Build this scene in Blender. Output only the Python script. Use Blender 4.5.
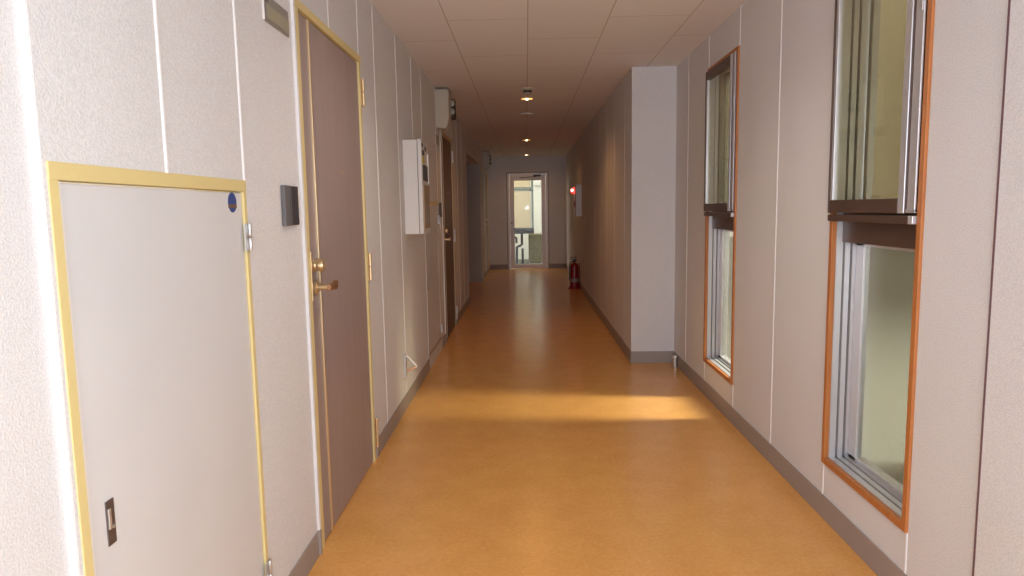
import bpy, bmesh, math, random
from mathutils import Vector, Matrix
random.seed(4)
for o in list(bpy.data.objects): bpy.data.objects.remove(o)
SC = bpy.context.scene
COL = SC.collection

# ------------------------------------------------------------------ camera
XL, XR, XF, ZC, YB = -0.836, 1.257, 0.889, 2.484, 15.40      # left wall, right wall, far right wall, ceiling, end wall
CAM_H = 1.34
def make_camera():
    pt, yw, rl = 0.114764, -0.0223110, -0.0170068
    f = Vector((math.sin(yw)*math.cos(pt), math.cos(yw)*math.cos(pt), -math.sin(pt)))
    r0 = Vector((math.cos(yw), -math.sin(yw), 0)); u0 = r0.cross(f)
    r = r0*math.cos(rl) + u0*math.sin(rl); u = -r0*math.sin(rl) + u0*math.cos(rl)
    c = bpy.data.cameras.new('camera'); c.sensor_width = 36; c.lens = 684.8/1024*36
    c.clip_start = .02; c.clip_end = 200
    o = bpy.data.objects.new('camera', c); COL.objects.link(o)
    m = Matrix((r, u, -f)).transposed().to_4x4(); m.translation = Vector((0, 0, CAM_H))
    o.matrix_world = m
    SC.camera = o
make_camera()

# ------------------------------------------------------------------ view, world, lights
SC.view_settings.view_transform = 'Standard'
SC.view_settings.look = 'None'
SC.view_settings.gamma = 1
SC.view_settings.use_curve_mapping = False
SC.view_settings.exposure = 0.28
SC.cycles.max_bounces = 10
SC.cycles.diffuse_bounces = 6
SC.cycles.transparent_max_bounces = 12
SC.cycles.use_denoising = True
SC.cycles.sample_clamp_indirect = 6
SC.cycles.caustics_reflective = False
SC.cycles.caustics_refractive = False

W = bpy.data.worlds.new('overcast_sky'); SC.world = W; W.use_nodes = True
W.node_tree.nodes['Background'].inputs[0].default_value = (1, .97, .91, 1)
W.node_tree.nodes['Background'].inputs[1].default_value = 2.0

def aim(o, d): o.rotation_euler = Vector(d).to_track_quat('-Z', 'Y').to_euler()
def area(name, loc, d, sx, sy, power, col):
    l = bpy.data.lights.new(name, 'AREA'); l.shape = 'RECTANGLE'; l.size = sx; l.size_y = sy
    l.energy = power; l.color = col
    o = bpy.data.objects.new(name, l); COL.objects.link(o); o.location = loc; aim(o, d); return o
# added soft fill behind the photographer, standing in for entrance daylight
REAR_FILL = area('rear_fill_light', (.2, -1.5, 1.35), (0, 1, 0), 1.9, 2.1, 52, (.74, .84, 1))
REAR_FILL.data.spread = math.radians(180)
# added soft fill outside the unseen side window level with the camera
SIDE_FILL = area('side_fill_light', (XR+.55, .58, 1.3), (-1, 0, 0), .75, 2.1, 135, (.68, .80, 1))
# bright tall gap of sky between the neighbouring buildings, seen by the side windows
GAP = area('sky_gap_daylight', (6.8, 4.05, 9.6), (-1, 0, 0), 1.1, 9.0, 1600, (.90, .97, 1))
GAP.data.spread = math.radians(70)
GAP.rotation_euler = (math.radians(90-54), 0, math.radians(90))
# the camera's built-in flash
fl = bpy.data.lights.new('camera_flash', 'AREA'); fl.shape = 'DISK'; fl.size = .035; fl.energy = 5.5; fl.color = (.82, .89, 1)
FL = bpy.data.objects.new('camera_flash', fl); COL.objects.link(FL); FL.location = (.045, .03, 1.385); aim(FL, (-.0, 1, -.1))

# ------------------------------------------------------------------ materials
def mat(name, col, rough=.6, metal=0., emit=None, es=0., spec=.5):
    m = bpy.data.materials.new(name); m.use_nodes = True
    b = m.node_tree.nodes['Principled BSDF']
    b.inputs['Base Color'].default_value = (*col, 1); b.inputs['Roughness'].default_value = rough
    b.inputs['Metallic'].default_value = metal; b.inputs['Specular IOR Level'].default_value = spec
    if emit: b.inputs['Emission Color'].default_value = (*emit, 1); b.inputs['Emission Strength'].default_value = es
    return m
def add(m, t, **k):
    n = m.node_tree.nodes.new(t)
    for a, v in k.items(): setattr(n, a, v)
    return n
def lk(m, a, b): m.node_tree.links.new(a, b)
def coords(m, scale=(1, 1, 1)):
    g = add(m, 'ShaderNodeNewGeometry'); mp = add(m, 'ShaderNodeMapping'); mp.inputs['Scale'].default_value = scale
    lk(m, g.outputs['Position'], mp.inputs['Vector']); return mp.outputs[0]
def noise(m, vec, scale, detail=3, rough=.5):
    n = add(m, 'ShaderNodeTexNoise'); n.inputs['Scale'].default_value = scale; n.inputs['Detail'].default_value = detail
    n.inputs['Roughness'].default_value = rough; lk(m, vec, n.inputs['Vector']); return n.outputs['Fac']
def ramp(m, fac, stops):
    r = add(m, 'ShaderNodeValToRGB')
    while len(r.color_ramp.elements) < len(stops): r.color_ramp.elements.new(.5)
    for e, (p, c) in zip(r.color_ramp.elements, stops): e.position = p; e.color = (*c, 1)
    lk(m, fac, r.inputs[0]); return r.outputs[0]
def bump(m, h, strength, dist):
    b = add(m, 'ShaderNodeBump'); b.inputs['Strength'].default_value = strength; b.inputs['Distance'].default_value = dist
    lk(m, h, b.inputs['Height']); lk(m, b.outputs[0], m.node_tree.nodes['Principled BSDF'].inputs['Normal'])
def base(m): return m.node_tree.nodes['Principled BSDF'].inputs['Base Color']
def mixc(m, fac, a, b, mode='MIX'):
    n = add(m, 'ShaderNodeMix', data_type='RGBA', blend_type=mode)
    for s, v in ((n.inputs[0], fac), (n.inputs[6], a), (n.inputs[7], b)):
        if hasattr(v, 'links'): lk(m, v, s)
        else: s.default_value = v if not isinstance(v, tuple) else (*v, 1)
    return n.outputs[2]

WALL = mat('stippled_wallpaper', (.72, .67, .65), .85, spec=.2)
v = coords(WALL)
n1 = noise(WALL, v, 210, 1.5); n2 = noise(WALL, v, 2.2, 3)
lk(WALL, mixc(WALL, .5, ramp(WALL, n2, [(.3, (.685, .685, .70)), (.7, (.725, .725, .74))]),
              ramp(WALL, n1, [(.35, (.60, .60, .615)), (.65, (.78, .78, .795))])), base(WALL))
bump(WALL, n1, .6, .0026)
SEAM = mat('joint_strip_vinyl', (.74, .735, .74), .5)
CEIL = mat('ceiling_board', (.62, .575, .54), .8, spec=.2)
v = coords(CEIL)
sep = add(CEIL, 'ShaderNodeSeparateXYZ'); lk(CEIL, v, sep.inputs[0])
cmb = add(CEIL, 'ShaderNodeCombineXYZ')
ad = add(CEIL, 'ShaderNodeMath', operation='ADD'); lk(CEIL, sep.outputs['X'], ad.inputs[0]); ad.inputs[1].default_value = 4*.4915+.4645
ay = add(CEIL, 'ShaderNodeMath', operation='ADD'); lk(CEIL, sep.outputs['Y'], ay.inputs[0]); ay.inputs[1].default_value = 20-4.31+.5
lk(CEIL, ay.outputs[0], cmb.inputs['X']); lk(CEIL, ad.outputs[0], cmb.inputs['Y'])
bk = add(CEIL, 'ShaderNodeTexBrick'); bk.inputs['Scale'].default_value = 1; bk.inputs['Brick Width'].default_value = 1.0
bk.inputs['Row Height'].default_value = .4915; bk.inputs['Mortar Size'].default_value = .003; bk.inputs['Mortar Smooth'].default_value = .1
bk.inputs['Color1'].default_value = (.80, .80, .82, 1); bk.inputs['Color2'].default_value = (.78, .78, .80, 1)
bk.inputs['Mortar'].default_value = (.48, .43, .40, 1); bk.offset = .5
lk(CEIL, cmb.outputs[0], bk.inputs['Vector']); lk(CEIL, bk.outputs['Color'], base(CEIL))

FLOOR = mat('amber_linoleum', (.5, .25, .08), .33)
v = coords(FLOOR); a = noise(FLOOR, v, 55, 6, .7); b_ = noise(FLOOR, v, 6, 4, .6); c_ = noise(FLOOR, coords(FLOOR, (1, .25, 1)), 1.6, 3)
c1 = ramp(FLOOR, a, [(.28, (.50, .225, .052)), (.48, (.73, .36, .10)), (.72, (.90, .52, .18))])
c2 = ramp(FLOOR, b_, [(.3, (.63, .295, .075)), (.7, (.82, .43, .13))])
c3 = mixc(FLOOR, .5, c1, c2)
lk(FLOOR, mixc(FLOOR, .35, c3, ramp(FLOOR, c_, [(.3, (.64, .30, .078)), (.7, (.80, .42, .125))])), base(FLOOR))
rr = add(FLOOR, 'ShaderNodeMapRange'); lk(FLOOR, b_, rr.inputs[0]); rr.inputs[3].default_value = .17; rr.inputs[4].default_value = .28
lk(FLOOR, rr.outputs[0], FLOOR.node_tree.nodes['Principled BSDF'].inputs['Roughness'])

BASEB = mat('taupe_vinyl_skirting', (.33, .285, .265), .5)
MAUVE = mat('mauve_painted_steel', (.335, .255, .235), .42)
v = coords(MAUVE, (6, 6, .6)); lk(MAUVE, ramp(MAUVE, noise(MAUVE, v, 3, 3), [(.3, (.325, .255, .243)), (.7, (.35, .278, .265))]), base(MAUVE))
BROWN = mat('dark_brown_painted_steel', (.11, .055, .03), .45)
PSPAN = mat('white_painted_steel', (.70, .69, .69), .4)
v = coords(PSPAN); lk(PSPAN, ramp(PSPAN, noise(PSPAN, v, 3, 4), [(.3, (.64, .65, .67)), (.7, (.68, .69, .71))]), base(PSPAN))
YEL = mat('ochre_yellow_paint', (.72, .60, .28), .45)
BRASS = mat('brushed_brass', (.74, .57, .34), .32, .85)
COPPER = mat('copper_lever', (.46, .25, .13), .32, .8)
STEEL = mat('satin_steel', (.62, .61, .60), .35, .8)
DSTEEL = mat('dark_latch_metal', (.16, .13, .13), .35, .7)
ALU = mat('anodised_aluminium', (.62, .62, .64), .38, .55)
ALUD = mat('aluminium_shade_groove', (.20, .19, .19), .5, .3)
DARKBR = mat('bronze_rail', (.085, .048, .036), .42)
ORANGE = mat('stained_wood_casing', (.47, .17, .045), .45)
v = coords(ORANGE, (30, 30, 2)); lk(ORANGE, ramp(ORANGE, noise(ORANGE, v, 2, 4), [(.3, (.40, .135, .035)), (.7, (.53, .20, .055))]), base(ORANGE))
CREAM = mat('cream_plastic', (.54, .49, .40), .45)
WHITEP = mat('white_plastic', (.74, .72, .69), .4)
BLACK = mat('black_plastic', (.03, .03, .035), .35)
CHAR = mat('charcoal_plastic', (.055, .05, .055), .5, spec=.25)
CHARL = mat('grey_plastic', (.14, .135, .14), .5, spec=.25)
TAN = mat('tan_panel', (.34, .24, .15), .5)
YLAB = mat('yellow_label', (.6, .5, .06), .5)
BLUE = mat('blue_sticker', (.035, .07, .25), .5)
STBR = mat('brown_sticker_band', (.16, .09, .07), .5)
WHST = mat('white_sticker_rim', (.7, .7, .72), .5)
SIGN = mat('grey_nameplate', (.30, .29, .26), .3, .3)
SIGNY = mat('nameplate_insert', (.36, .34, .24), .35)
RED = mat('red_enamel', (.26, .010, .014), .3)
REDD = mat('red_plastic_base', (.30, .01, .012), .5)
LAMPR = mat('lit_red_lamp', (.8, .02, .02), .3, emit=(1, .02, .015), es=6)
LAMPC = mat('red_lamp_core', (1, .4, .3), .3, emit=(1, .45, .35), es=12)
LAMPW = mat('lit_warm_bulb', (1, .7, .4), .3, emit=(1, .46, .12), es=1.5)
BULB = mat('bulb_centre', (1, .9, .7), .3, emit=(1, .78, .5), es=8)
CONC = mat('olive_concrete', (.30, .27, .16), .85)
v = coords(CONC); lk(CONC, ramp(CONC, noise(CONC, v, 14, 4), [(.3, (.16, .14, .07)), (.7, (.24, .21, .12))]), base(CONC))
EXTW = mat('white_render', (.8, .78, .70), .8)
GROUND = mat('outdoor_asphalt', (.13, .13, .105), .85)
NEIGH = mat('neighbour_facade', (.6, .57, .44), .85)
v = coords(NEIGH); lk(NEIGH, ramp(NEIGH, noise(NEIGH, v, .5, 4), [(.3, (.60, .57, .46)), (.7, (.70, .66, .54))]), base(NEIGH))
HEAT = mat('cream_heater_steel', (.66, .54, .34), .4)
GRN = mat('grey_green_pipe', (.16, .18, .15), .5)

def glass(name, tint, t_fac, trans_col, gloss_r=.05, fr=.035, bumpy=False):
    """window pane: part see-through, part frosted (translucent), with a Fresnel-like sheen"""
    m = bpy.data.materials.new(name); m.use_nodes = True; nt = m.node_tree; nt.nodes.clear()
    out = add(m, 'ShaderNodeOutputMaterial')
    tr = add(m, 'ShaderNodeBsdfTransparent'); tr.inputs[0].default_value = (*tint, 1)
    tl = add(m, 'ShaderNodeBsdfTranslucent'); tl.inputs[0].default_value = (*trans_col, 1)
    df = add(m, 'ShaderNodeBsdfDiffuse'); df.inputs[0].default_value = (*[c*.62 for c in trans_col], 1)
    m0 = add(m, 'ShaderNodeMixShader'); m0.inputs[0].default_value = .65; lk(m, tl.outputs[0], m0.inputs[1]); lk(m, df.outputs[0], m0.inputs[2])
    m1 = add(m, 'ShaderNodeMixShader'); m1.inputs[0].default_value = 1-t_fac
    lk(m, tr.outputs[0], m1.inputs[1]); lk(m, m0.outputs[0], m1.inputs[2])
    gl = add(m, 'ShaderNodeBsdfGlossy'); gl.inputs['Roughness'].default_value = gloss_r
    lw = add(m, 'ShaderNodeLayerWeight'); lw.inputs[0].default_value = .5
    pw = add(m, 'ShaderNodeMath', operation='POWER'); lk(m, lw.outputs['Facing'], pw.inputs[0]); pw.inputs[1].default_value = 4.5
    fn = add(m, 'ShaderNodeMath', operation='MULTIPLY_ADD'); lk(m, pw.outputs[0], fn.inputs[0]); fn.inputs[1].default_value = .9; fn.inputs[2].default_value = fr
    m2 = add(m, 'ShaderNodeMixShader'); lk(m, fn.outputs[0], m2.inputs[0]); lk(m, m1.outputs[0], m2.inputs[1]); lk(m, gl.outputs[0], m2.inputs[2])
    if bumpy:
        b = add(m, 'ShaderNodeBump'); b.inputs['Strength'].default_value = .4; b.inputs['Distance'].default_value = .002
        lk(m, noise(m, coords(m), 90, 3), b.inputs['Height'])
        for s in (gl, tl, df): lk(m, b.outputs[0], s.inputs['Normal'])
    lk(m, m2.outputs[0], out.inputs[0]); return m
FROST = glass('frosted_glass', (.64, .62, .56), .88, (.62, .58, .42), .25, bumpy=True)
TINTG = glass('tinted_clear_glass', (.90, .87, .77), .97, (.4, .4, .3), .04)
CLEAR = glass('clear_glass', (.93, .95, .93), 1.0, (.4, .4, .4), .045, fr=.008)

# ------------------------------------------------------------------ mesh helpers
def box(bm, x0, x1, y0, y1, z0, z1, bev=0, mi=0, seg=2):
    x0, x1 = sorted((x0, x1)); y0, y1 = sorted((y0, y1)); z0, z1 = sorted((z0, z1))
    r = bmesh.ops.create_cube(bm, size=1)
    vs = r['verts']
    for v in vs: v.co = Vector(((x0+x1)/2 + v.co.x*(x1-x0), (y0+y1)/2 + v.co.y*(y1-y0), (z0+z1)/2 + v.co.z*(z1-z0)))
    fs = set(f for v in vs for f in v.link_faces)
    for f in fs: f.material_index = mi
    if bev:
        es = list(set(e for v in vs for e in v.link_edges))
        rb = bmesh.ops.bevel(bm, geom=es, offset=min(bev, .45*min(x1-x0, y1-y0, z1-z0)), segments=seg, affect='EDGES', profile=.5)
        for f in rb['faces']: f.material_index = mi
def prism(bm, prof, a0, a1, axis, mi=0):
    """extrude a closed 2D profile along an axis: 'z' profile=(x,y), 'y' profile=(x,z), 'x' profile=(y,z)"""
    def P(p, a): return {'z': (p[0], p[1], a), 'y': (p[0], a, p[1]), 'x': (a, p[0], p[1])}[axis]
    A = [bm.verts.new(P(p, a0)) for p in prof]; B = [bm.verts.new(P(p, a1)) for p in prof]
    n = len(prof); fs = [bm.faces.new((A[i], A[(i+1) % n], B[(i+1) % n], B[i])) for i in range(n)]
    fs += [bm.faces.new(A), bm.faces.new(B)]
    for f in fs: f.material_index = mi
def lathe(bm, prof, c, axis=(0, 0, 1), n=28, mi=0):
    """prof: list of (radius, height) along the axis from centre c"""
    q = Vector((0, 0, 1)).rotation_difference(Vector(axis)); rings = []
    for r, h in prof:
        if r < 1e-6: rings.append([bm.verts.new(Vector(c) + q @ Vector((0, 0, h)))])
        else: rings.append([bm.verts.new(Vector(c) + q @ Vector((r*math.cos(2*math.pi*i/n), r*math.sin(2*math.pi*i/n), h))) for i in range(n)])
    for a, b in zip(rings, rings[1:]):
        for i in range(n):
            j = (i+1) % n
            vs = [a[i % len(a)]] + ([a[j]] if len(a) > 1 else []) + ([b[j]] if len(b) > 1 else []) + [b[i % len(b)]]
            if len(vs) > 2: bm.faces.new(vs).material_index = mi
    for R in (rings[0], rings[-1]):
        if len(R) > 1: bm.faces.new(R).material_index = mi
def tube(bm, pts, r, n=10, mi=0):
    pts = [Vector(p) for p in pts]; rings = []; up = None
    for i, p in enumerate(pts):
        d = (pts[min(i+1, len(pts)-1)] - pts[max(i-1, 0)]).normalized()
        if up is None: up = d.orthogonal().normalized()
        up = (up - d*up.dot(d)).normalized(); s = d.cross(up)
        rings.append([bm.verts.new(p + (up*math.cos(2*math.pi*k/n) + s*math.sin(2*math.pi*k/n))*r) for k in range(n)])
    for a, b in zip(rings, rings[1:]):
        for k in range(n): bm.faces.new((a[k], a[(k+1) % n], b[(k+1) % n], b[k])).material_index = mi
    bm.faces.new(rings[0]).material_index = mi; bm.faces.new(rings[-1]).material_index = mi
def wpos(o):
    p = Vector((0, 0, 0))
    while o: p += o.location; o = o.parent
    return p
def obj(name, bm, mats, parent=None, smooth=False, loc=None):
    bmesh.ops.recalc_face_normals(bm, faces=bm.faces)
    me = bpy.data.meshes.new(name); bm.to_mesh(me); bm.free()
    for m in (mats if isinstance(mats, (list, tuple)) else [mats]): me.materials.append(m)
    o = bpy.data.objects.new(name, me); COL.objects.link(o)
    if loc is None and parent is None:
        loc = Vector((0, 0, 0))
    if parent is not None:
        o.parent = parent
        me.transform(Matrix.Translation(-wpos(parent)))
    else:
        o.location = loc; me.transform(Matrix.Translation(-Vector(loc)))
    if smooth:
        for p in me.polygons: p.use_smooth = True
        try: me.set_sharp_from_angle(angle=math.radians(35))
        except Exception: pass
    return o
def B(*boxes, bev=0):
    bm = bmesh.new()
    for b in boxes:
        b = list(b); mi = b.pop() if len(b) == 7 else 0
        box(bm, *b, bev=bev, mi=mi)
    return bm
def tag(o, label=None, cat=None, group=None, kind=None):
    if label: o['label'] = label
    if cat: o['category'] = cat
    if group: o['group'] = group
    if kind: o['kind'] = kind
    return o
def thing(name, loc, label, cat, group=None, kind=None):
    o = bpy.data.objects.new(name, None); COL.objects.link(o); o.location = loc; o.empty_display_size = .05
    return tag(o, label, cat, group, kind)
def dup(root, loc, label, group=None):
    r = root.copy(); COL.objects.link(r); r.location = loc; r['label'] = label
    if group: r['group'] = group
    for ch in list(root.children):
        c = ch.copy(); COL.objects.link(c); c.parent = r
        for g in list(ch.children):
            d = g.copy(); COL.objects.link(d); d.parent = c
    return r

# ------------------------------------------------------------------ room shell
bm = B((-2.3, 1.5, -3.0, YB+.1, -.12, 0)); tag(obj('floor', bm, FLOOR), 'glossy amber brown linoleum floor of the corridor', 'floor', kind='structure')
bm = B((-2.3, 1.5, -3.0, YB+.16, ZC, ZC+.12)); tag(obj('ceiling', bm, CEIL), 'beige corridor ceiling of jointed boards', 'ceiling', kind='structure')

def batten(bm, side, y, z0, z1, x, h=.0075, w=.010):
    s = 1 if side == 'L' else -1            # protrudes into the corridor
    prism(bm, [(x - s*.004, y-w*.7), (x, y-w*.7), (x+s*h*.8, y-w*.45), (x+s*h, y-w*.1), (x+s*h, y+w*.2), (x+s*h*.4, y+w*.6), (x, y+w*.7), (x - s*.004, y+w*.7)], z0, z1, 'z', 1)

T = .16
P1 = (1.194, 2.046, .102, 1.437)      # first shaft door opening y0,y1,z0,z1
D1 = (2.556, 3.560, 0, 2.118)
P2 = (5.665, 6.520, .102, 1.420)
D2 = (6.826, 7.870, 0, 2.125)
AL = (9.78, 12.70, 0, 2.16)           # open recess in the left wall
D3 = (13.90, 14.95, 0, 2.125)
bm = bmesh.new()
box(bm, XL-T, XL-.0165, -1.44, 1.184, 0, ZC)
ys = [1.184]
for y0, y1, z0, z1 in (P1, D1, P2, D2, AL, D3):
    box(bm, XL-T, XL, ys[-1], y0, 0, ZC)
    box(bm, XL-T, XL, y0, y1, z1, ZC)
    if z0 > 0: box(bm, XL-T, XL, y0, y1, 0, z0)
    ys.append(y1)
box(bm, XL-T, XL, ys[-1], YB+.1, 0, ZC)
# smooth bright return at the step of the wallpaper
box(bm, XL-.0175, XL-.0008, 1.1815, 1.1845, 0, ZC, mi=1)
for y, z0, z1 in [(1.600, P1[3], ZC), (2.040, P1[3], ZC), (3.030, D1[3], ZC), (3.552, D1[3], ZC), (3.915, .1, ZC), (4.575, .1, ZC), (5.175, 1.83, ZC),
                  (5.64, .02, ZC), (6.53, P2[3], ZC), (7.87, D2[3], ZC), (8.45, .1, ZC), (9.05, .1, ZC), (9.765, .0, AL[3]), (13.35, .1, ZC)]:
    batten(bm, 'L', y, z0, z1, XL, h=.0050 if y < 3 else .0036)
tag(obj('wall_left', bm, [WALL, SEAM]), 'left corridor wall with stippled panels, joint strips and doors', 'wall', kind='structure')
# recess behind the opening in the left wall
bm = B((-2.2, XL-T, AL[1], AL[1]+.1, 0, ZC), (-2.2, XL-T, AL[0]-.1, AL[0], 0, ZC), (-2.3, -2.2, AL[0]-.1, AL[1]+.1, 0, ZC))
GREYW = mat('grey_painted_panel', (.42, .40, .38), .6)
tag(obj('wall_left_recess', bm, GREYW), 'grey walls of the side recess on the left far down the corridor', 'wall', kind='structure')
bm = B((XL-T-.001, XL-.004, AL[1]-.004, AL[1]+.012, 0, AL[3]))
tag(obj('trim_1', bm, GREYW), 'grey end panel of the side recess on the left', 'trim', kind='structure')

W0 = (.255, .910, .245, 2.262); W1 = (2.200, 2.855, .245, 2.262); W2 = (4.142, 4.822, .243, 2.262)
bm = bmesh.new()
box(bm, XR-.008, XR+T, -1.44, W0[0], 0, ZC); box(bm, XR-.008, XR+T, W0[1], 1.853, 0, ZC)
box(bm, XR-.008, XR+T, W0[0], W0[1], 0, W0[2]); box(bm, XR-.008, XR+T, W0[0], W0[1], W0[3], ZC)
yy = 1.853
for y0, y1, z0, z1 in (W1, W2):
    box(bm, XR, XR+T, yy, y0, 0, ZC); box(bm, XR, XR+T, y0, y1, z1, ZC); box(bm, XR, XR+T, y0, y1, 0, z0); yy = y1
box(bm, XR, XR+T, yy, 5.95, 0, ZC)
for y, z0, z1 in [(2.205, W1[3], ZC), (2.850, W1[3], ZC), (2.205, .1, W1[2]), (2.850, .1, W1[2]), (3.485, .1, ZC), (4.140, W2[3], ZC), (4.818, W2[3], ZC),
                  (4.140, .1, W2[2]), (4.818, .1, W2[2]), (5.40, .1, ZC)]:
    batten(bm, 'R', y, z0, z1, XR, h=.0042)
box(bm, XR-.0085, XR+.001, 1.8525, 1.861, 0, ZC, mi=2)  # dark proud strip: shade of the crack at the step, painted as colour
SHADEM = mat('mauve_joint_shadow', (.16, .085, .10), .8)
tag(obj('wall_right', bm, [WALL, SEAM, SHADEM]), 'near right corridor wall with two tall narrow windows', 'wall', kind='structure')
bm = B((XF, XR+T, 5.83, YB+.1, 0, ZC))
y = 6.25
while y < 15: batten(bm, 'R', y, .1, ZC, XF, h=.0022); y += .455*1.5
tag(obj('wall_right_far', bm, [WALL, SEAM]), 'pale projecting wall block beyond the second window, running to the end', 'wall', kind='structure')

DX0, DX1, DZ = -.412, .492, 2.135
bm = B((XL-T, DX0, YB, YB+.14, 0, ZC), (DX1, XR+T, YB, YB+.14, 0, ZC), (DX0, DX1, YB, YB+.14, DZ, ZC))
tag(obj('wall_back', bm, [WALL, SEAM]), 'end wall of the corridor around the glazed door', 'wall', kind='structure')
bm = B((XL-T, -.75, -1.45, -1.3, 0, ZC), (1.15, XR+T, -1.45, -1.3, 0, ZC), (-.75, 1.15, -1.45, -1.3, 2.4, ZC))
tag(obj('wall_front', bm, [WALL, SEAM]), 'wall behind the viewer with a wide opening added for the fill light', 'wall', kind='structure')  # opening added so the rear fill can reach the corridor

def skirt(name, boxes, label):
    bm = bmesh.new()
    for b in boxes: box(bm, *b, bev=.002)
    tag(obj(name, bm, BASEB), label, 'baseboard', kind='structure')
HB = .102; tb = .006
skirt('baseboard_left', [(XL, XL+tb, y0, y1, 0, HB) for y0, y1 in [(1.19, D1[0]-.03), (3.60, 5.655), (6.56, D2[0]-.03), (7.90, AL[0]), (AL[1], 13.87), (14.98, YB)]]
      + [(XL-.0165, XL-.013, -1.3, 1.18, 0, HB)], 'taupe skirting along the left wall')
skirt('baseboard_right', [(XR-.008-tb, XR-.008, -1.3, 1.853, 0, HB), (XR-tb, XR, 1.853, 5.824, 0, HB), (XF-tb, XF, 5.824, YB, 0, HB), (XF-tb, XR, 5.824, 5.83, 0, HB)],
      'taupe skirting along the right wall and around its projecting block')
skirt('baseboard_back', [(XL, DX0-.012, YB-.006, YB, 0, HB), (DX1+.012, XF, YB-.006, YB, 0, HB)], 'taupe skirting on the end wall')

# ------------------------------------------------------------------ hinged doors on the left
def hinge(parent, y, z0, z1, x, m, r=.007):
    bm = bmesh.new(); zm = (z0+z1)/2
    for a, b in ((z0, zm-.0015), (zm+.0015, z1)): lathe(bm, [(r*.7, a), (r, a+.003), (r, b-.003), (r*.7, b)], (x+r+.002, y, 0), n=14)
    box(bm, x-.001, x+.0035, y-.022, y-.002, z0+.002, z1-.002); box(bm, x-.001, x+.0035, y+.002, y+.022, z0+.002, z1-.002)
    return obj('hinge', bm, m, parent, smooth=True)

def shaft_door(name, P, label, jamb_m, sticker=False):
    y0, y1, z0, z1 = P
    d = thing(name, (XL, (y0+y1)/2, z0), label, 'door', kind='structure')
    w = .026
    bm = bmesh.new(); X0, X1 = XL-.10, XL+.0025
    box(bm, X0, X1, y0, y0+w, z0, z1, .0015); box(bm, X0, X1, y1-w*.8, y1, z0, z1, .0015)
    box(bm, X0, X1, y0, y1, z0, z0+w, .0015)
    obj('door_frame', bm, jamb_m, d)
    obj('frame_head', B((X0, X1+.0008, y0+.0008, y1-.0008, z1-.032, z1+.0008), bev=.0015), YEL, d)
    L = obj('door_leaf', B((XL-.045, XL-.004, y0+w+.002, y1-w*.8-.002, z0+w+.002, z1-.036), bev=.003), PSPAN, d)
    # white edge bead at the latch side
    obj('edge_bead', B((XL-.03, XL+.001, y0+w+.0005, y0+w+.007, z0+w, z1-.034), bev=.001), WHITEP, d)
    for a, b in ((z1-.21, z1-.125), (.165, .25)): hinge(d, y1-.013, a, b, XL+.004, STEEL, .0055)
    # flush pull latch
    ly = y0 + .096; lz = z1 - .705
    bm = B((XL-.006, XL-.0015, ly-.013, ly+.013, lz-.046, lz+.046), bev=.001)
    la = obj('flush_latch', bm, DSTEEL, d); tag(la, 'dark metal flush latch')
    bm = B((XL-.003, XL+.0015, ly-.010, ly-.002, lz-.012, lz+.03), bev=.001); lathe(bm, [(0, 0), (.004, 0), (.004, .003), (0, .004)], (XL-.002, ly+.003, lz-.01), (1, 0, 0), 12)
    obj('latch_lever', bm, STEEL, la)
    if sticker:
        cy, cz = 1.957, 1.372
        bm = bmesh.new(); lathe(bm, [(0, 0), (.0285, 0), (.0285, .0008), (0, .0008)], (XL-.0042, cy, cz), (1, 0, 0), 36)
        s = obj('round_sticker', bm, BLUE, d); tag(s, 'round blue sticker with a brown band')
        obj('sticker_band', B((XL-.004, XL-.0028, cy-.027, cy+.027, cz-.016, cz-.005)), STBR, s)
    return d
shaft_door('door_1', P1, 'low white service door in yellow frame nearest the viewer, with blue sticker', YEL, True)
shaft_door('door_2', P2, 'low service door with a yellow head bar far along the left wall beyond the white cabinet', mat('beige_jamb', (.5, .42, .34), .5))

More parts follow.
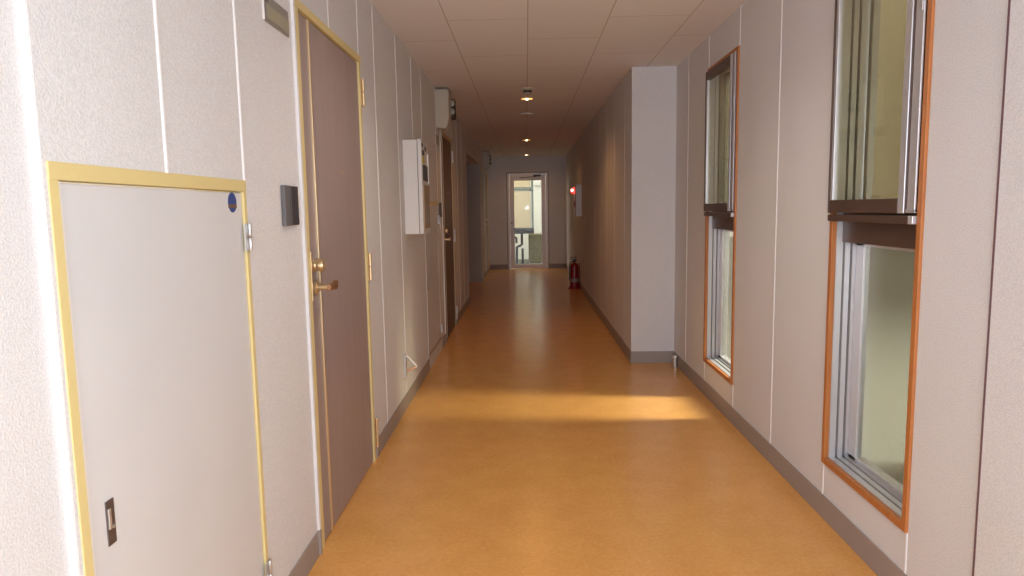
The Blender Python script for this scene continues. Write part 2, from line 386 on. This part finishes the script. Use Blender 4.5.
def entry_door(name, P, label, leaf_m, frame_m):
    y0, y1, z0, z1 = P
    d = thing(name, (XL, (y0+y1)/2, 0), label, 'door', kind='structure')
    bm = bmesh.new(); X0 = XL-.12
    box(bm, X0, XL+.008, y0+.003, y0+.048, 0, z1, .002)                   # latch jamb, proud of the wall
    box(bm, X0, XL+.006, y1-.028, y1, 0, z1, .002)
    box(bm, X0, XL+.010, y0+.0042, y1-.0008, z1-.030, z1+.0008, .002)
    obj('door_frame', bm, frame_m, d)
    obj('jamb_cover', B((XL-.001, XL+.0115, y0-.016, y0+.0035, HB, ZC if name == 'door_3' else z1), bev=.002), SEAM, d)
    obj('jamb_foot', B((XL-.001, XL+.0115, y0-.016, y0+.0035, 0, HB), bev=.002), BASEB, d)
    ly0, ly1 = y0+.053, y1-.031
    leaf = obj('door_leaf', B((XL-.040, XL-.003, ly0, ly1, .006, z1-.034), bev=.003), leaf_m, d)
    obj('trim_strip', B((XL-.004, XL+.004, y0+.172, y0+.186, .008, z1-.036), bev=.0015), BRASS if frame_m is YEL else frame_m, leaf)
    bm = bmesh.new(); lathe(bm, [(0, 0), (.007, 0), (.0085, .002), (.005, .004), (0, .0045)], (XL-.0035, y0+.6, 1.52), (1, 0, 0), 16)
    obj('peephole', bm, BRASS, leaf)
    for a, b in ((1.875, 2.012), (.978, 1.126), (.072, .228)): hinge(d, y1+.012, a, b, XL+.004, BRASS if frame_m is YEL else STEEL, .008)
    obj('strike_plate', B((XL+.007, XL+.010, y0+.046, y0+.058, 1.0, 1.19), bev=.001), BRASS, d)
    # thumb-turn knob and lever handle
    ky = y0+.118; kz = 1.118
    bm = bmesh.new(); lathe(bm, [(0, 0), (.0245, 0), (.026, .004), (.020, .008), (.019, .012), (.024, .016), (.0255, .030), (.023, .041), (.012, .045), (0, .0455)], (XL-.003, ky, kz+.015), (1, 0, 0), 28)
    k = obj('knob', bm, BRASS, leaf, smooth=True)
    bm = bmesh.new(); hy, hz = ky, 1.046
    lathe(bm, [(0, 0), (.029, 0), (.029, .006), (.024, .010), (.012, .012), (.011, .05), (.011, .06), (0, .061)], (XL-.003, hy, hz), (1, 0, 0), 28)
    h = obj('lever_rose', bm, BRASS, leaf, smooth=True)
    bm = bmesh.new()
    prof = [(hy-.012, .012), (hy+.02, .013), (hy+.05, .0165), (hy+.098, .0195), (hy+.108, .0165)]
    rings = []
    for yy_, hh in prof:
        ring = []
        for i in range(12):
            a = 2*math.pi*i/12
            ring.append(bm.verts.new((XL+.056+.0085*math.cos(a) - (.012 if yy_ > hy+.1 else 0), yy_, hz+hh*math.sin(a))))
        rings.append(ring)
    for a, b in zip(rings, rings[1:]):
        for i in range(12): bm.faces.new((a[i], a[(i+1) % 12], b[(i+1) % 12], b[i]))
    bm.faces.new(rings[0]); bm.faces.new(rings[-1])
    obj('lever_arm', bm, COPPER, h, smooth=True)
    return d
entry_door('door_3', D1, 'mauve steel entry door with brass lever and yellow frame, nearest on the left', MAUVE, YEL)
FR2 = mat('beige_door_frame', (.50, .38, .24), .45)
entry_door('door_4', D2, 'dark brown entry door in beige frame, second along the left wall', BROWN, FR2)
entry_door('door_5', D3, 'last entry door on the left next to the end wall', MAUVE, YEL)

# ------------------------------------------------------------------ glazed door at the end
d = thing('door_6', ((DX0+DX1)/2, YB, 0), 'white framed glazed door at the end of the corridor', 'door', kind='structure')
ALW = mat('white_coated_aluminium', (.84, .84, .93), .4)
bm = bmesh.new()
for a, b in ((DX0, DX0+.045), (DX1-.045, DX1)): box(bm, a, b, YB-.012, YB+.10, 0, DZ, .003)
box(bm, DX0, DX1, YB-.0125, YB+.10, DZ-.04, DZ, .003)
obj('door_frame', bm, ALW, d)
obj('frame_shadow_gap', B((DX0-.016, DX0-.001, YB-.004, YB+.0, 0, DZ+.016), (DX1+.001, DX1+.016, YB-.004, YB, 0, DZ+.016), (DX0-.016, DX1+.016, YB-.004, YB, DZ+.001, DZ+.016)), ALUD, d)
gx0, gx1, gz0, gz1 = -.262, .345, .10, 1.965
bm = bmesh.new()
box(bm, DX0+.050, gx0, YB+.004, YB+.045, .006, DZ-.045, .004); box(bm, gx1, DX1-.050, YB+.004, YB+.045, .006, DZ-.045, .004)
box(bm, gx0-.001, gx1+.001, YB+.005, YB+.044, .006, gz0, .003); box(bm, gx0-.001, gx1+.001, YB+.005, YB+.044, gz1, DZ-.045, .003)
lf = obj('door_leaf', bm, ALW, d)
obj('glass_pane', B((gx0-.005, gx1+.005, YB+.020, YB+.026, gz0-.005, gz1+.005)), CLEAR, lf)
bm = bmesh.new(); lathe(bm, [(0, 0), (.014, 0), (.014, .006), (0, .007)], (-.330, YB+.004, 1.03), (0, -1, 0), 16); obj('lock_cylinder', bm, BLACK, lf)
bm = B((-.335, -.245, YB-.05, YB-.035, .925, .95), (-.325, -.305, YB-.04, YB+.006, .925, .95), bev=.004); obj('lever_handle', bm, STEEL, lf)
bm = B((.17, .34, YB-.045, YB+.005, DZ-.085, DZ-.045), bev=.006); cl = obj('door_closer', bm, BLACK, d)
bm = bmesh.new(); tube(bm, [(.24, YB-.05, DZ-.09), (-.02, YB-.09, DZ-.105)], .008); tube(bm, [(-.02, YB-.09, DZ-.105), (-.12, YB-.01, DZ-.1)], .008); obj('closer_arm', bm, DSTEEL, cl)

# ------------------------------------------------------------------ side windows
def window(name, Wd, label):
    y0, y1, z0, z1 = Wd
    d = thing(name, (XR, (y0+y1)/2, z0), label, 'window', kind='structure')
    c = .026; xi = XR-.010
    bm = bmesh.new()
    box(bm, xi, XR+.030, y0, y0+c, z0, z1, .002); box(bm, xi, XR+.030, y1-c, y1, z0, z1, .002)
    box(bm, xi-.0007, XR+.0295, y0+.0008, y1-.0008, z0-.0008, z0+c, .002); box(bm, xi-.0007, XR+.0295, y0+.0008, y1-.0008, z1-c, z1+.0008, .002)
    obj('wood_casing', bm, ORANGE, d)
    a0, a1, b0, b1 = y0+c, y1-c, z0+c, z1-c
    # stepped aluminium frame, getting narrower with depth
    bm = bmesh.new()
    steps = [(.008, .034, .006), (.034, .040, .002), (.040, .060, .014), (.060, .066, .008), (.066, .100, .024), (.100, .125, .045)]
    for xa, xb, w in steps:
        X0, X1 = XR+xa, XR+xb; mi = 1 if xb-xa < .007 else 0
        box(bm, X0, X1, a0, a0+w, b0, b1, mi=mi); box(bm, X0, X1, a1-w, a1, b0, b1, mi=mi)
        box(bm, X0, X1, a0, a1, b0, b0+w*.6, mi=mi); box(bm, X0, X1, a0, a1, b1-w, b1, mi=mi)
    obj('aluminium_frame', bm, [ALU, ALUD], d)
    bm = bmesh.new()
    for yy_, zz in ((a1-.012, b0+.25), (a1-.012, 1.21), (a1-.012, .8)): lathe(bm, [(0, 0), (.0035, 0), (.0025, .002), (0, .0025)], (XR+.022, a1-.006, zz), (0, -1, 0), 10)
    for yy_ in (a0+.05, a1-.10): lathe(bm, [(0, 0), (.005, 0), (.004, .0025), (0, .003)], (XR+.05, yy_, b0+.0085), (0, 0, 1), 12)
    obj('screw', bm, STEEL, d)
    zt = 1.282                                                       # middle transom
    obj('transom', B((XR+.030, XR+.125, a0, a1, zt-.098, zt+.03), bev=.003), DARKBR, d)
    # lower fixed pane
    xp = XR+.092
    bm = B((xp-.012, xp+.012, a1-.085, a1-.024, b0+.014, zt-.098), (xp-.012, xp+.012, a0+.024, a0+.060, b0+.014, zt-.098),
           (xp-.012, xp+.012, a0+.024, a1-.024, b0+.014, b0+.03), (xp-.012, xp+.012, a0+.024, a1-.024, zt-.113, zt-.098), bev=.002)
    s = obj('lower_sash', bm, ALU, d)
    obj('frosted_pane', B((xp-.003, xp+.003, a0+.055, a1-.080, b0+.028, zt-.11)), FROST, s)
    # upper outer pane
    obj('upper_outer_pane', B((xp-.003, xp+.003, a0+.03, a1-.04, zt+.03, b1-.02)), FROST, d)
    # upper inner sash standing proud of the casing
    xs0, xs1 = XR-.020, XR+.008
    u0, u1 = a0+.0, a1+.018; ub, ut = 1.304, 2.238
    bm = B((xs0, xs1, u0+.062, u0+.098, ub, ut), (xs0, xs1, u1-.032, u1-.012, ub, ut), bev=.002)
    s = obj('upper_sash', bm, ALU, d)
    bm = B((xs0+.006, xs1+.010, u0+.001, u0+.052, ub+.004, ut), (xs0+.002, xs1+.01, u0+.001, u0+.012, ub+.004, ut), (xs0+.002, xs1+.01, u0+.001, u0+.052, ub+.002, ub+.014), bev=.0015)
    obj('side_channel', bm, ALU, s)
    obj('sash_edge_strip', B((xs0-.004, xs1, u1-.012, u1-.001, ub-.002, ut), (xs0+.004, xs1, u0+.0525, u0+.0615, ub, ut), bev=.001), DARKBR, s)
    obj('bottom_rail', B((xs0-.001, xs1, u0+.098, u1-.0125, ub, ub+.050), bev=.002), DARKBR, s)
    obj('top_rail', B((xs0-.001, xs1, u0+.098, u1-.0125, ut-.055, ut), bev=.002), DARKBR, s)
    obj('inner_pane', B((xs0+.010, xs0+.014, u0+.097, u1-.031, ub+.048, ut-.053)), TINTG, s)
    bm = bmesh.new()
    for zz in (1.92, 1.955): lathe(bm, [(0, 0), (.004, 0), (.004, .004), (0, .005)], (xs0+.005, u0+.012, zz), (-1, 0, 0), 10)
    box(bm, xs0-.002, xs0+.004, u0+.006, u0+.014, 1.93, 1.99, .001)
    obj('catch', bm, STEEL, s)
    br = obj('sill_bar', B((XR-.022, XR+.02, a0+.028, a1+.020, 1.270, 1.296), bev=.002), DARKBR, d)
    obj('bar_end_cap', B((XR-.0225, XR+.02, a0+.002, a0+.029, 1.2695, 1.2965), bev=.002), ALU, br)
    return d
window('window_1', W1, 'near tall window with orange wood casing and frosted panes')
window('window_3', W0, 'unseen tall side window level with the viewer, added to bring in light')  # unseen window added as an opening for the side fill, spaced like the others
window('window_2', W2, 'farther tall narrow window with orange wood casing beside the projecting block')

# ------------------------------------------------------------------ things on the left wall
# door nameplates
def nameplate(y0, loc_y, label):
    s = thing('door_nameplate', (XL, loc_y, 1.958), label, 'sign', 'nameplates beside the entry doors')
    yc0, yc1 = y0, y0+.232
    obj('plate', B((XL, XL+.005, yc0, yc1, 1.958, 2.045), bev=.001), SIGN, s)
    obj('insert', B((XL+.004, XL+.006, yc0+.03, yc1-.002, 1.970, 2.014), bev=.0005), SIGNY, s)
    obj('end_edge', B((XL-.0, XL+.0068, yc0-.004, yc0, 1.958, 2.045), bev=.001), WHITEP, s)
    bm = B((XL+.0048, XL+.0056, yc0+.012, yc0+.015, 2.020, 2.038), (XL+.0048, XL+.0056, yc0+.018, yc0+.030, 2.020, 2.023),
           (XL+.0048, XL+.0056, yc0+.018, yc0+.030, 2.035, 2.038), (XL+.0048, XL+.0056, yc0+.027, yc0+.030, 2.020, 2.038), (XL+.0048, XL+.0056, yc0+.036, yc0+.039, 2.020, 2.038))
    obj('room_number', bm, BLACK, s)
    return s
np_ = nameplate(2.269, 2.385, 'small grey nameplate high on the wall beside the nearest mauve door')
dup(np_, (XL, 6.60, 1.958), 'small grey nameplate high on the wall beside the dark brown door')

def intercom():
    s = thing('door_intercom', (XL, 2.42, 1.296), 'dark grey intercom panel beside the nearest mauve door', 'intercom', 'intercoms beside the entry doors')
    obj('housing', B((XL, XL+.012, 2.345, 2.488, 1.296, 1.434), bev=.003), CHAR, s)
    obj('speaker_cover', B((XL+.0, XL+.016, 2.338, 2.405, 1.2955, 1.4345), bev=.003), CHARL, s)
    obj('groove', B((XL+.0155, XL+.0165, 2.386, 2.390, 1.298, 1.432)), CHAR, s)
    bm = bmesh.new(); lathe(bm, [(0, 0), (.010, 0), (.009, .004), (0, .005)], (XL+.0115, 2.462, 1.325), (1, 0, 0), 20); obj('call_button', bm, BLACK, s)
    return s
ic = intercom()
i2 = dup(ic, (XL, 6.66, 1.275), 'dark intercom panel between the far service door and the dark brown door')
obj_tag = thing('key_tag', (XL+.02, 6.63, 1.17), 'pale tag hanging below the far dark intercom', 'tag')
obj('tag_card', B((XL+.002, XL+.012, 6.60, 6.66, 1.16, 1.275), bev=.002), WHITEP, obj_tag)

# white alarm / interphone cabinet
c = thing('alarm_cabinet', (XL, 4.9, 1.178), 'white wall cabinet with dark displays projecting from the left wall', 'cabinet')
obj('body', B((XL, -.738, 4.735, 5.045, 1.178, 1.822), bev=.004), WHITEP, c)
obj('cover', B((-.735, -.708, 4.733, 5.047, 1.180, 1.826), bev=.004), WHITEP, c)
xf = -.708
obj('gasket', B((-.7385, -.7345, 4.738, 5.042, 1.182, 1.818)), CHAR, c)
obj('display', B((xf-.001, xf+.004, 4.775, 4.99, 1.545, 1.655), bev=.002), BLACK, c)
obj('indicator_window', B((xf-.001, xf+.004, 4.76, 4.84, 1.72, 1.755), bev=.002), BLACK, c)
obj('indicator_window', B((xf-.001, xf+.004, 4.745, 4.79, 1.775, 1.80), bev=.002), BLACK, c)
obj('indicator_window', B((xf-.001, xf+.004, 4.87, 4.93, 1.755, 1.785), bev=.002), BLACK, c)
obj('yellow_label', B((xf-.001, xf+.003, 4.76, 4.85, 1.665, 1.71), bev=.001), YLAB, c)
dr = obj('lower_panel', B((xf-.001, xf+.006, 4.77, 5.02, 1.215, 1.515), bev=.002), TAN, c)
obj('panel_window', B((xf+.005, xf+.0075, 4.82, 4.98, 1.25, 1.40), bev=.001), BASEB, dr)
obj('display_rim', B((xf-.001, xf+.010, 4.993, 5.010, 1.53, 1.74), bev=.002), WHITEP, c)

# high meter boxes over the entry doors
def meter(y, label):
    m = thing('meter_box', (XL, y, 2.10), label, 'meter box', 'meter boxes high on the left wall')
    bm = bmesh.new()
    prism(bm, [(XL, 2.115), (XL+.085, 2.105), (XL+.105, 2.125), (XL+.122, 2.20), (XL+.124, 2.462), (XL, 2.462)], y, y+.22, 'y')
    bmesh.ops.bevel(bm, geom=list(bm.edges), offset=.005, segments=2, affect='EDGES')
    obj('cover', bm, CREAM, m)
    obj('top_lip', B((XL, XL+.128, y-.004, y+.224, 2.462, 2.468), bev=.001), BASEB, m)
    obj('terminal_block', B((XL, XL+.150, y+.25, y+.42, 2.235, 2.415), bev=.004), CHAR, m)
    for z in (2.29, 2.37):
        bm = bmesh.new(); lathe(bm, [(0, 0), (.032, 0), (.032, .012), (.026, .016), (0, .017)], (XL+.125, y+.25, z), (0, -1, 0), 22)
        o = obj('dial', bm, mat('pale_green_dial', (.36, .38, .32), .4), m, smooth=True)
    bm = bmesh.new(); tube(bm, [(XL+.03, y+.12, 2.12), (XL+.03, y+.12, 2.0)], .008); obj('conduit', bm, CREAM, m)
    return m
m1 = meter(6.56, 'cream meter box high on the wall before the dark brown door')
dup(m1, (XL, 13.55, 2.10), 'farther cream meter box high on the wall near the end of the corridor')

# triangular wire bracket low on the wall
b = thing('wall_bracket', (XL, 4.50, .222), 'small triangular metal bracket low on the left wall', 'bracket')
obj('mount_plate', B((XL, XL+.018, 4.485, 4.515, .222, .385), bev=.003), STEEL, b)
bm = bmesh.new(); tube(bm, [(XL+.004, 4.50, .378), (XL+.02, 4.50, .372), (XL+.078, 4.52, .300), (XL+.080, 4.52, .292)], .008); obj('strut', bm, WHITEP, b)
bm = bmesh.new(); tube(bm, [(XL+.080, 4.52, .292), (XL+.06, 4.515, .285), (XL+.02, 4.50, .268), (XL+.004, 4.50, .262)], .008); obj('hook_arm', bm, COPPER, b)

# ------------------------------------------------------------------ right side
s = thing('pipe_stub', (1.232, 5.66, 0), 'small grey pipe stub standing at the foot of the projecting block', 'pipe stub')
bm = bmesh.new(); lathe(bm, [(0, 0), (.0155, 0), (.0155, .078), (0, .078)], (1.230, 5.66, 0), n=20); obj('tube', bm, STEEL, s, smooth=True)
bm = bmesh.new(); lathe(bm, [(0, .078), (.019, .078), (.020, .082), (.019, .094), (.012, .098), (0, .099)], (1.230, 5.66, 0), n=20); obj('cap', bm, WHITEP, s, smooth=True)

a = thing('fire_alarm_box', (XF, 11.1, 1.2), 'pale fire alarm box with glowing red lamp on the far right wall', 'fire alarm')
obj('housing', B((.792, XF, 10.98, 11.28, 1.205, 1.71), bev=.005), WHITEP, a)
obj('front_door', B((.780, .792, 10.985, 11.275, 1.21, 1.705), bev=.003), RED, a)
bm = bmesh.new(); lathe(bm, [(0, 0), (.048, 0), (.048, .012), (.040, .02), (.036, .045), (.02, .058), (0, .060)], (.780, 11.12, 1.615), (-1, 0, 0), 24)
lm = obj('red_lamp', bm, LAMPR, a, smooth=True)
bm = bmesh.new(); lathe(bm, [(0, 0), (.016, 0), (.018, .004), (0, .008)], (.722, 11.112, 1.622), (-.3, -1, 0), 16); 
bmesh.ops.translate(bm, verts=bm.verts, vec=(.02, -.03, 0))
obj('lamp_core', bm, LAMPC, lm)
bm = bmesh.new(); lathe(bm, [(0, 0), (.05, 0), (.05, .008), (.03, .014), (0, .014)], (.780, 11.1, 1.40), (-1, 0, 0), 24); obj('push_button', bm, REDD, a, smooth=True)

# fire extinguisher on its stand
ex, ey = .792, 11.42
st = thing('extinguisher_stand', (ex, ey, 0), 'red plastic floor stand under the fire extinguisher', 'stand')
bm = bmesh.new()
lathe(bm, [(0, 0), (.118, 0), (.118, .012), (.105, .022), (.088, .024), (.086, .045), (.080, .045), (.080, .020), (0, .020)], (ex, ey, 0), n=36)
obj('base', bm, REDD, st, smooth=True)
obj('back_post', B((ex+.076, ex+.088, ey-.02, ey+.02, .02, .42), bev=.004), REDD, st)
e = thing('fire_extinguisher', (ex, ey, .021), 'red fire extinguisher with black valve on the floor at the far right', 'fire extinguisher')
bm = bmesh.new(); lathe(bm, [(0, .0), (.060, .0), (.068, .008), (.070, .03), (.070, .345), (.064, .375), (.045, .398), (.022, .41), (.020, .425), (0, .425)], (ex, ey, .021), n=36)
cy = obj('cylinder', bm, RED, e, smooth=True)
bm = bmesh.new(); 
lathe(bm, [(.0706, .09), (.0712, .092), (.0712, .15), (.0706, .152)], (ex, ey, .021), n=36)
obj('label_band', bm, mat('grey_label', (.36, .30, .29), .5), cy, smooth=True)
bm = bmesh.new(); lathe(bm, [(0, .425), (.026, .425), (.026, .445), (.018, .452), (.016, .468), (0, .468)], (ex, ey, .021), n=20); box(bm, ex-.04, ex+.04, ey-.012, ey+.012, .468, .482, .004)
obj('valve', bm, BLACK, e, smooth=True)
obj('carry_handle', B((ex-.075, ex+.03, ey-.010, ey+.010, .487, .497), (ex+.01, ex+.03, ey-.010, ey+.010, .48, .53), (ex-.07, ex+.03, ey-.010, ey+.010, .518, .53), bev=.003), BLACK, e)
bm = bmesh.new(); tube(bm, [(ex-.02, ey, .46), (ex-.055, ey-.02, .45), (ex-.078, ey-.03, .41), (ex-.083, ey-.03, .33), (ex-.083, ey-.028, .20), (ex-.082, ey-.025, .14)], .009)
obj('hose', bm, BLACK, e, smooth=True)

# ------------------------------------------------------------------ ceiling fittings
def downlight(y, label, power, col=(1, .48, .16)):
    d = thing('downlight', (.027, y, ZC), label, 'ceiling light', 'lit warm downlights in the ceiling')
    bm = bmesh.new(); lathe(bm, [(.060, -.001), (.062, -.010), (.072, -.012), (.080, -.008), (.082, 0), (.060, 0)], (.027, y, ZC), n=36); obj('trim_ring', bm, CREAM, d, smooth=True)
    bm = bmesh.new(); lathe(bm, [(0, -.008), (.058, -.008), (.0605, -.004), (.0605, -.0005), (0, -.0005)], (.027, y, ZC), n=36); obj('diffuser', bm, LAMPW, d)
    bm = bmesh.new(); lathe(bm, [(0, -.024), (.008, -.022), (.014, -.014), (.014, -.009), (0, -.009)], (.027, y, ZC), n=20); obj('bulb', bm, BULB, d, smooth=True)
    l = bpy.data.lights.new('downlight_glow', 'SPOT'); l.energy = power; l.color = col; l.spot_size = math.radians(150); l.spot_blend = 1; l.shadow_soft_size = .05
    o = bpy.data.objects.new('downlight_glow', l); COL.objects.link(o); o.location = (0, 0, -.05); o.parent = d
    return d
downlight(3.0, 'unseen warm downlight overhead, added to brighten the stretch before the ceiling in view', 34, (1, .86, .74))  # extra lamp above the view, added to light the nearer walls and floor
dl = downlight(7.30, 'nearest lit warm downlight in view, just beyond the smoke detector', 19)
downlight(11.6, 'middle lit warm downlight in the dim part of the ceiling', 9)
downlight(14.75, 'last lit warm downlight, close to the end wall', 7)
sd = thing('smoke_detector', (.027, 6.72, ZC), 'cream smoke detector on the ceiling just before the nearest lit downlight', 'smoke detector')
bm = bmesh.new(); lathe(bm, [(0, 0), (.062, 0), (.062, -.014), (.050, -.022), (0, -.022)], (.027, 6.72, ZC), n=32); obj('base', bm, CREAM, sd, smooth=True)
bm = bmesh.new(); lathe(bm, [(0, -.022), (.032, -.022), (.032, -.044), (0, -.044)], (.027, 6.72, ZC), n=32)
for k in range(10):
    a_ = 2*math.pi*k/10; x, y = .027+.040*math.cos(a_), 6.72+.040*math.sin(a_); box(bm, x-.003, x+.003, y-.003, y+.003, ZC-.046, ZC-.02)
obj('vent_cage', bm, CHAR, sd)
bm = bmesh.new(); lathe(bm, [(0, -.056), (.036, -.054), (.044, -.044), (0, -.044)], (.027, 6.72, ZC), n=32); obj('cap', bm, CREAM, sd, smooth=True)
for y, lb in ((8.47, 'flat pale disc on the ceiling between the first two lit downlights'), (12.9, 'flat pale disc on the ceiling between the last two lit downlights')):
    t = thing('ceiling_disc', (.027, y, ZC), lb, 'ceiling disc', 'unlit discs on the ceiling')
    bm = bmesh.new(); lathe(bm, [(.05, 0), (.078, 0), (.078, -.010), (.070, -.016), (.05, -.014)], (.027, y, ZC), n=32); obj('rim', bm, WHITEP, t, smooth=True)
    bm = bmesh.new(); lathe(bm, [(0, 0), (.049, 0), (.049, -.010), (.02, -.018), (0, -.019)], (.027, y, ZC), n=32); obj('grille', bm, CREAM, t, smooth=True)

# ------------------------------------------------------------------ outside
tag(obj('ground_outside', B((-6, 11.9, YB+.16, 30, -.14, -.02), (1.6, 11.9, -8, YB+.16, -.14, -.02)), GROUND), 'paving outside the corridor', 'ground', kind='structure')
tag(obj('facade_outside', B((11.9, 12.2, -8, 30, -.14, 9)), NEIGH), 'olive facade of the neighbouring building beyond the side windows', 'building', kind='structure')
tag(obj('light_blocker_outside', B((2.5, 2.9, -6, 3.55, -.14, 9)), NEIGH), 'olive wall block added outside the near window to hold off the sky gap light', 'building', kind='structure')  # unseen occluder, added to shade the near window from the sky gap lamp
tag(obj('wall_outside', B((-2.5, 2.5, 18.6, 18.8, -.02, 4)), EXTW), 'white rendered yard wall behind the glazed door', 'wall', kind='structure')
h = thing('water_heater', (-.25, 17.1, -.02), 'cream water heater cabinet outside the glazed end door', 'water heater')
obj('cabinet', B((-.62, .115, 17.0, 17.3, .86, 1.78), bev=.02), HEAT, h)
obj('top_cap', B((-.62, .115, 17.0, 17.3, 1.86, 2.25), bev=.02), HEAT, h)
bm = bmesh.new(); tube(bm, [(-.7, 17.0, 1.82), (.16, 17.0, 1.82)], .035); lathe(bm, [(0, -.05), (.05, -.05), (.05, .05), (0, .05)], (.13, 17.0, 1.82), (1, 0, 0), 18); obj('cross_pipe', bm, GRN, h, smooth=True)
obj('mounting_post', B((.135, .185, 16.98, 17.3, .72, 2.3), bev=.006), GRN, h)
obj('base_shelf', B((-.62, .19, 16.95, 17.32, .73, .855), bev=.008), CHAR, h)
bm = bmesh.new(); tube(bm, [(-.115, 17.1, .735), (-.115, 17.1, .46), (-.18, 17.08, .42), (-.24, 17.06, .40), (-.255, 17.05, -.02)], .032); obj('drain_pipe', bm, CHAR, h, smooth=True)
bm = bmesh.new(); tube(bm, [(-.25, 17.0, .50), (-.25, 17.0, .62), (-.31, 17.0, .66)], .03); tube(bm, [(-.10, 17.1, .36), (-.10, 17.1, -.02)], .028); obj('valve_pipe', bm, CHAR, h, smooth=True)
tag(obj('concrete_block', B((.05, .75, 17.35, 17.9, -.02, .70), bev=.02), CONC), 'olive concrete plinth outside the glazed end door', 'plinth')
tag(obj('junction_box', B((.25, .38, 17.5, 17.6, 1.95, 2.06), bev=.008), WHITEP), 'small white box on the yard wall outside the glazed door', 'box')
bpy.data.objects['junction_box'].location.y = 1.0
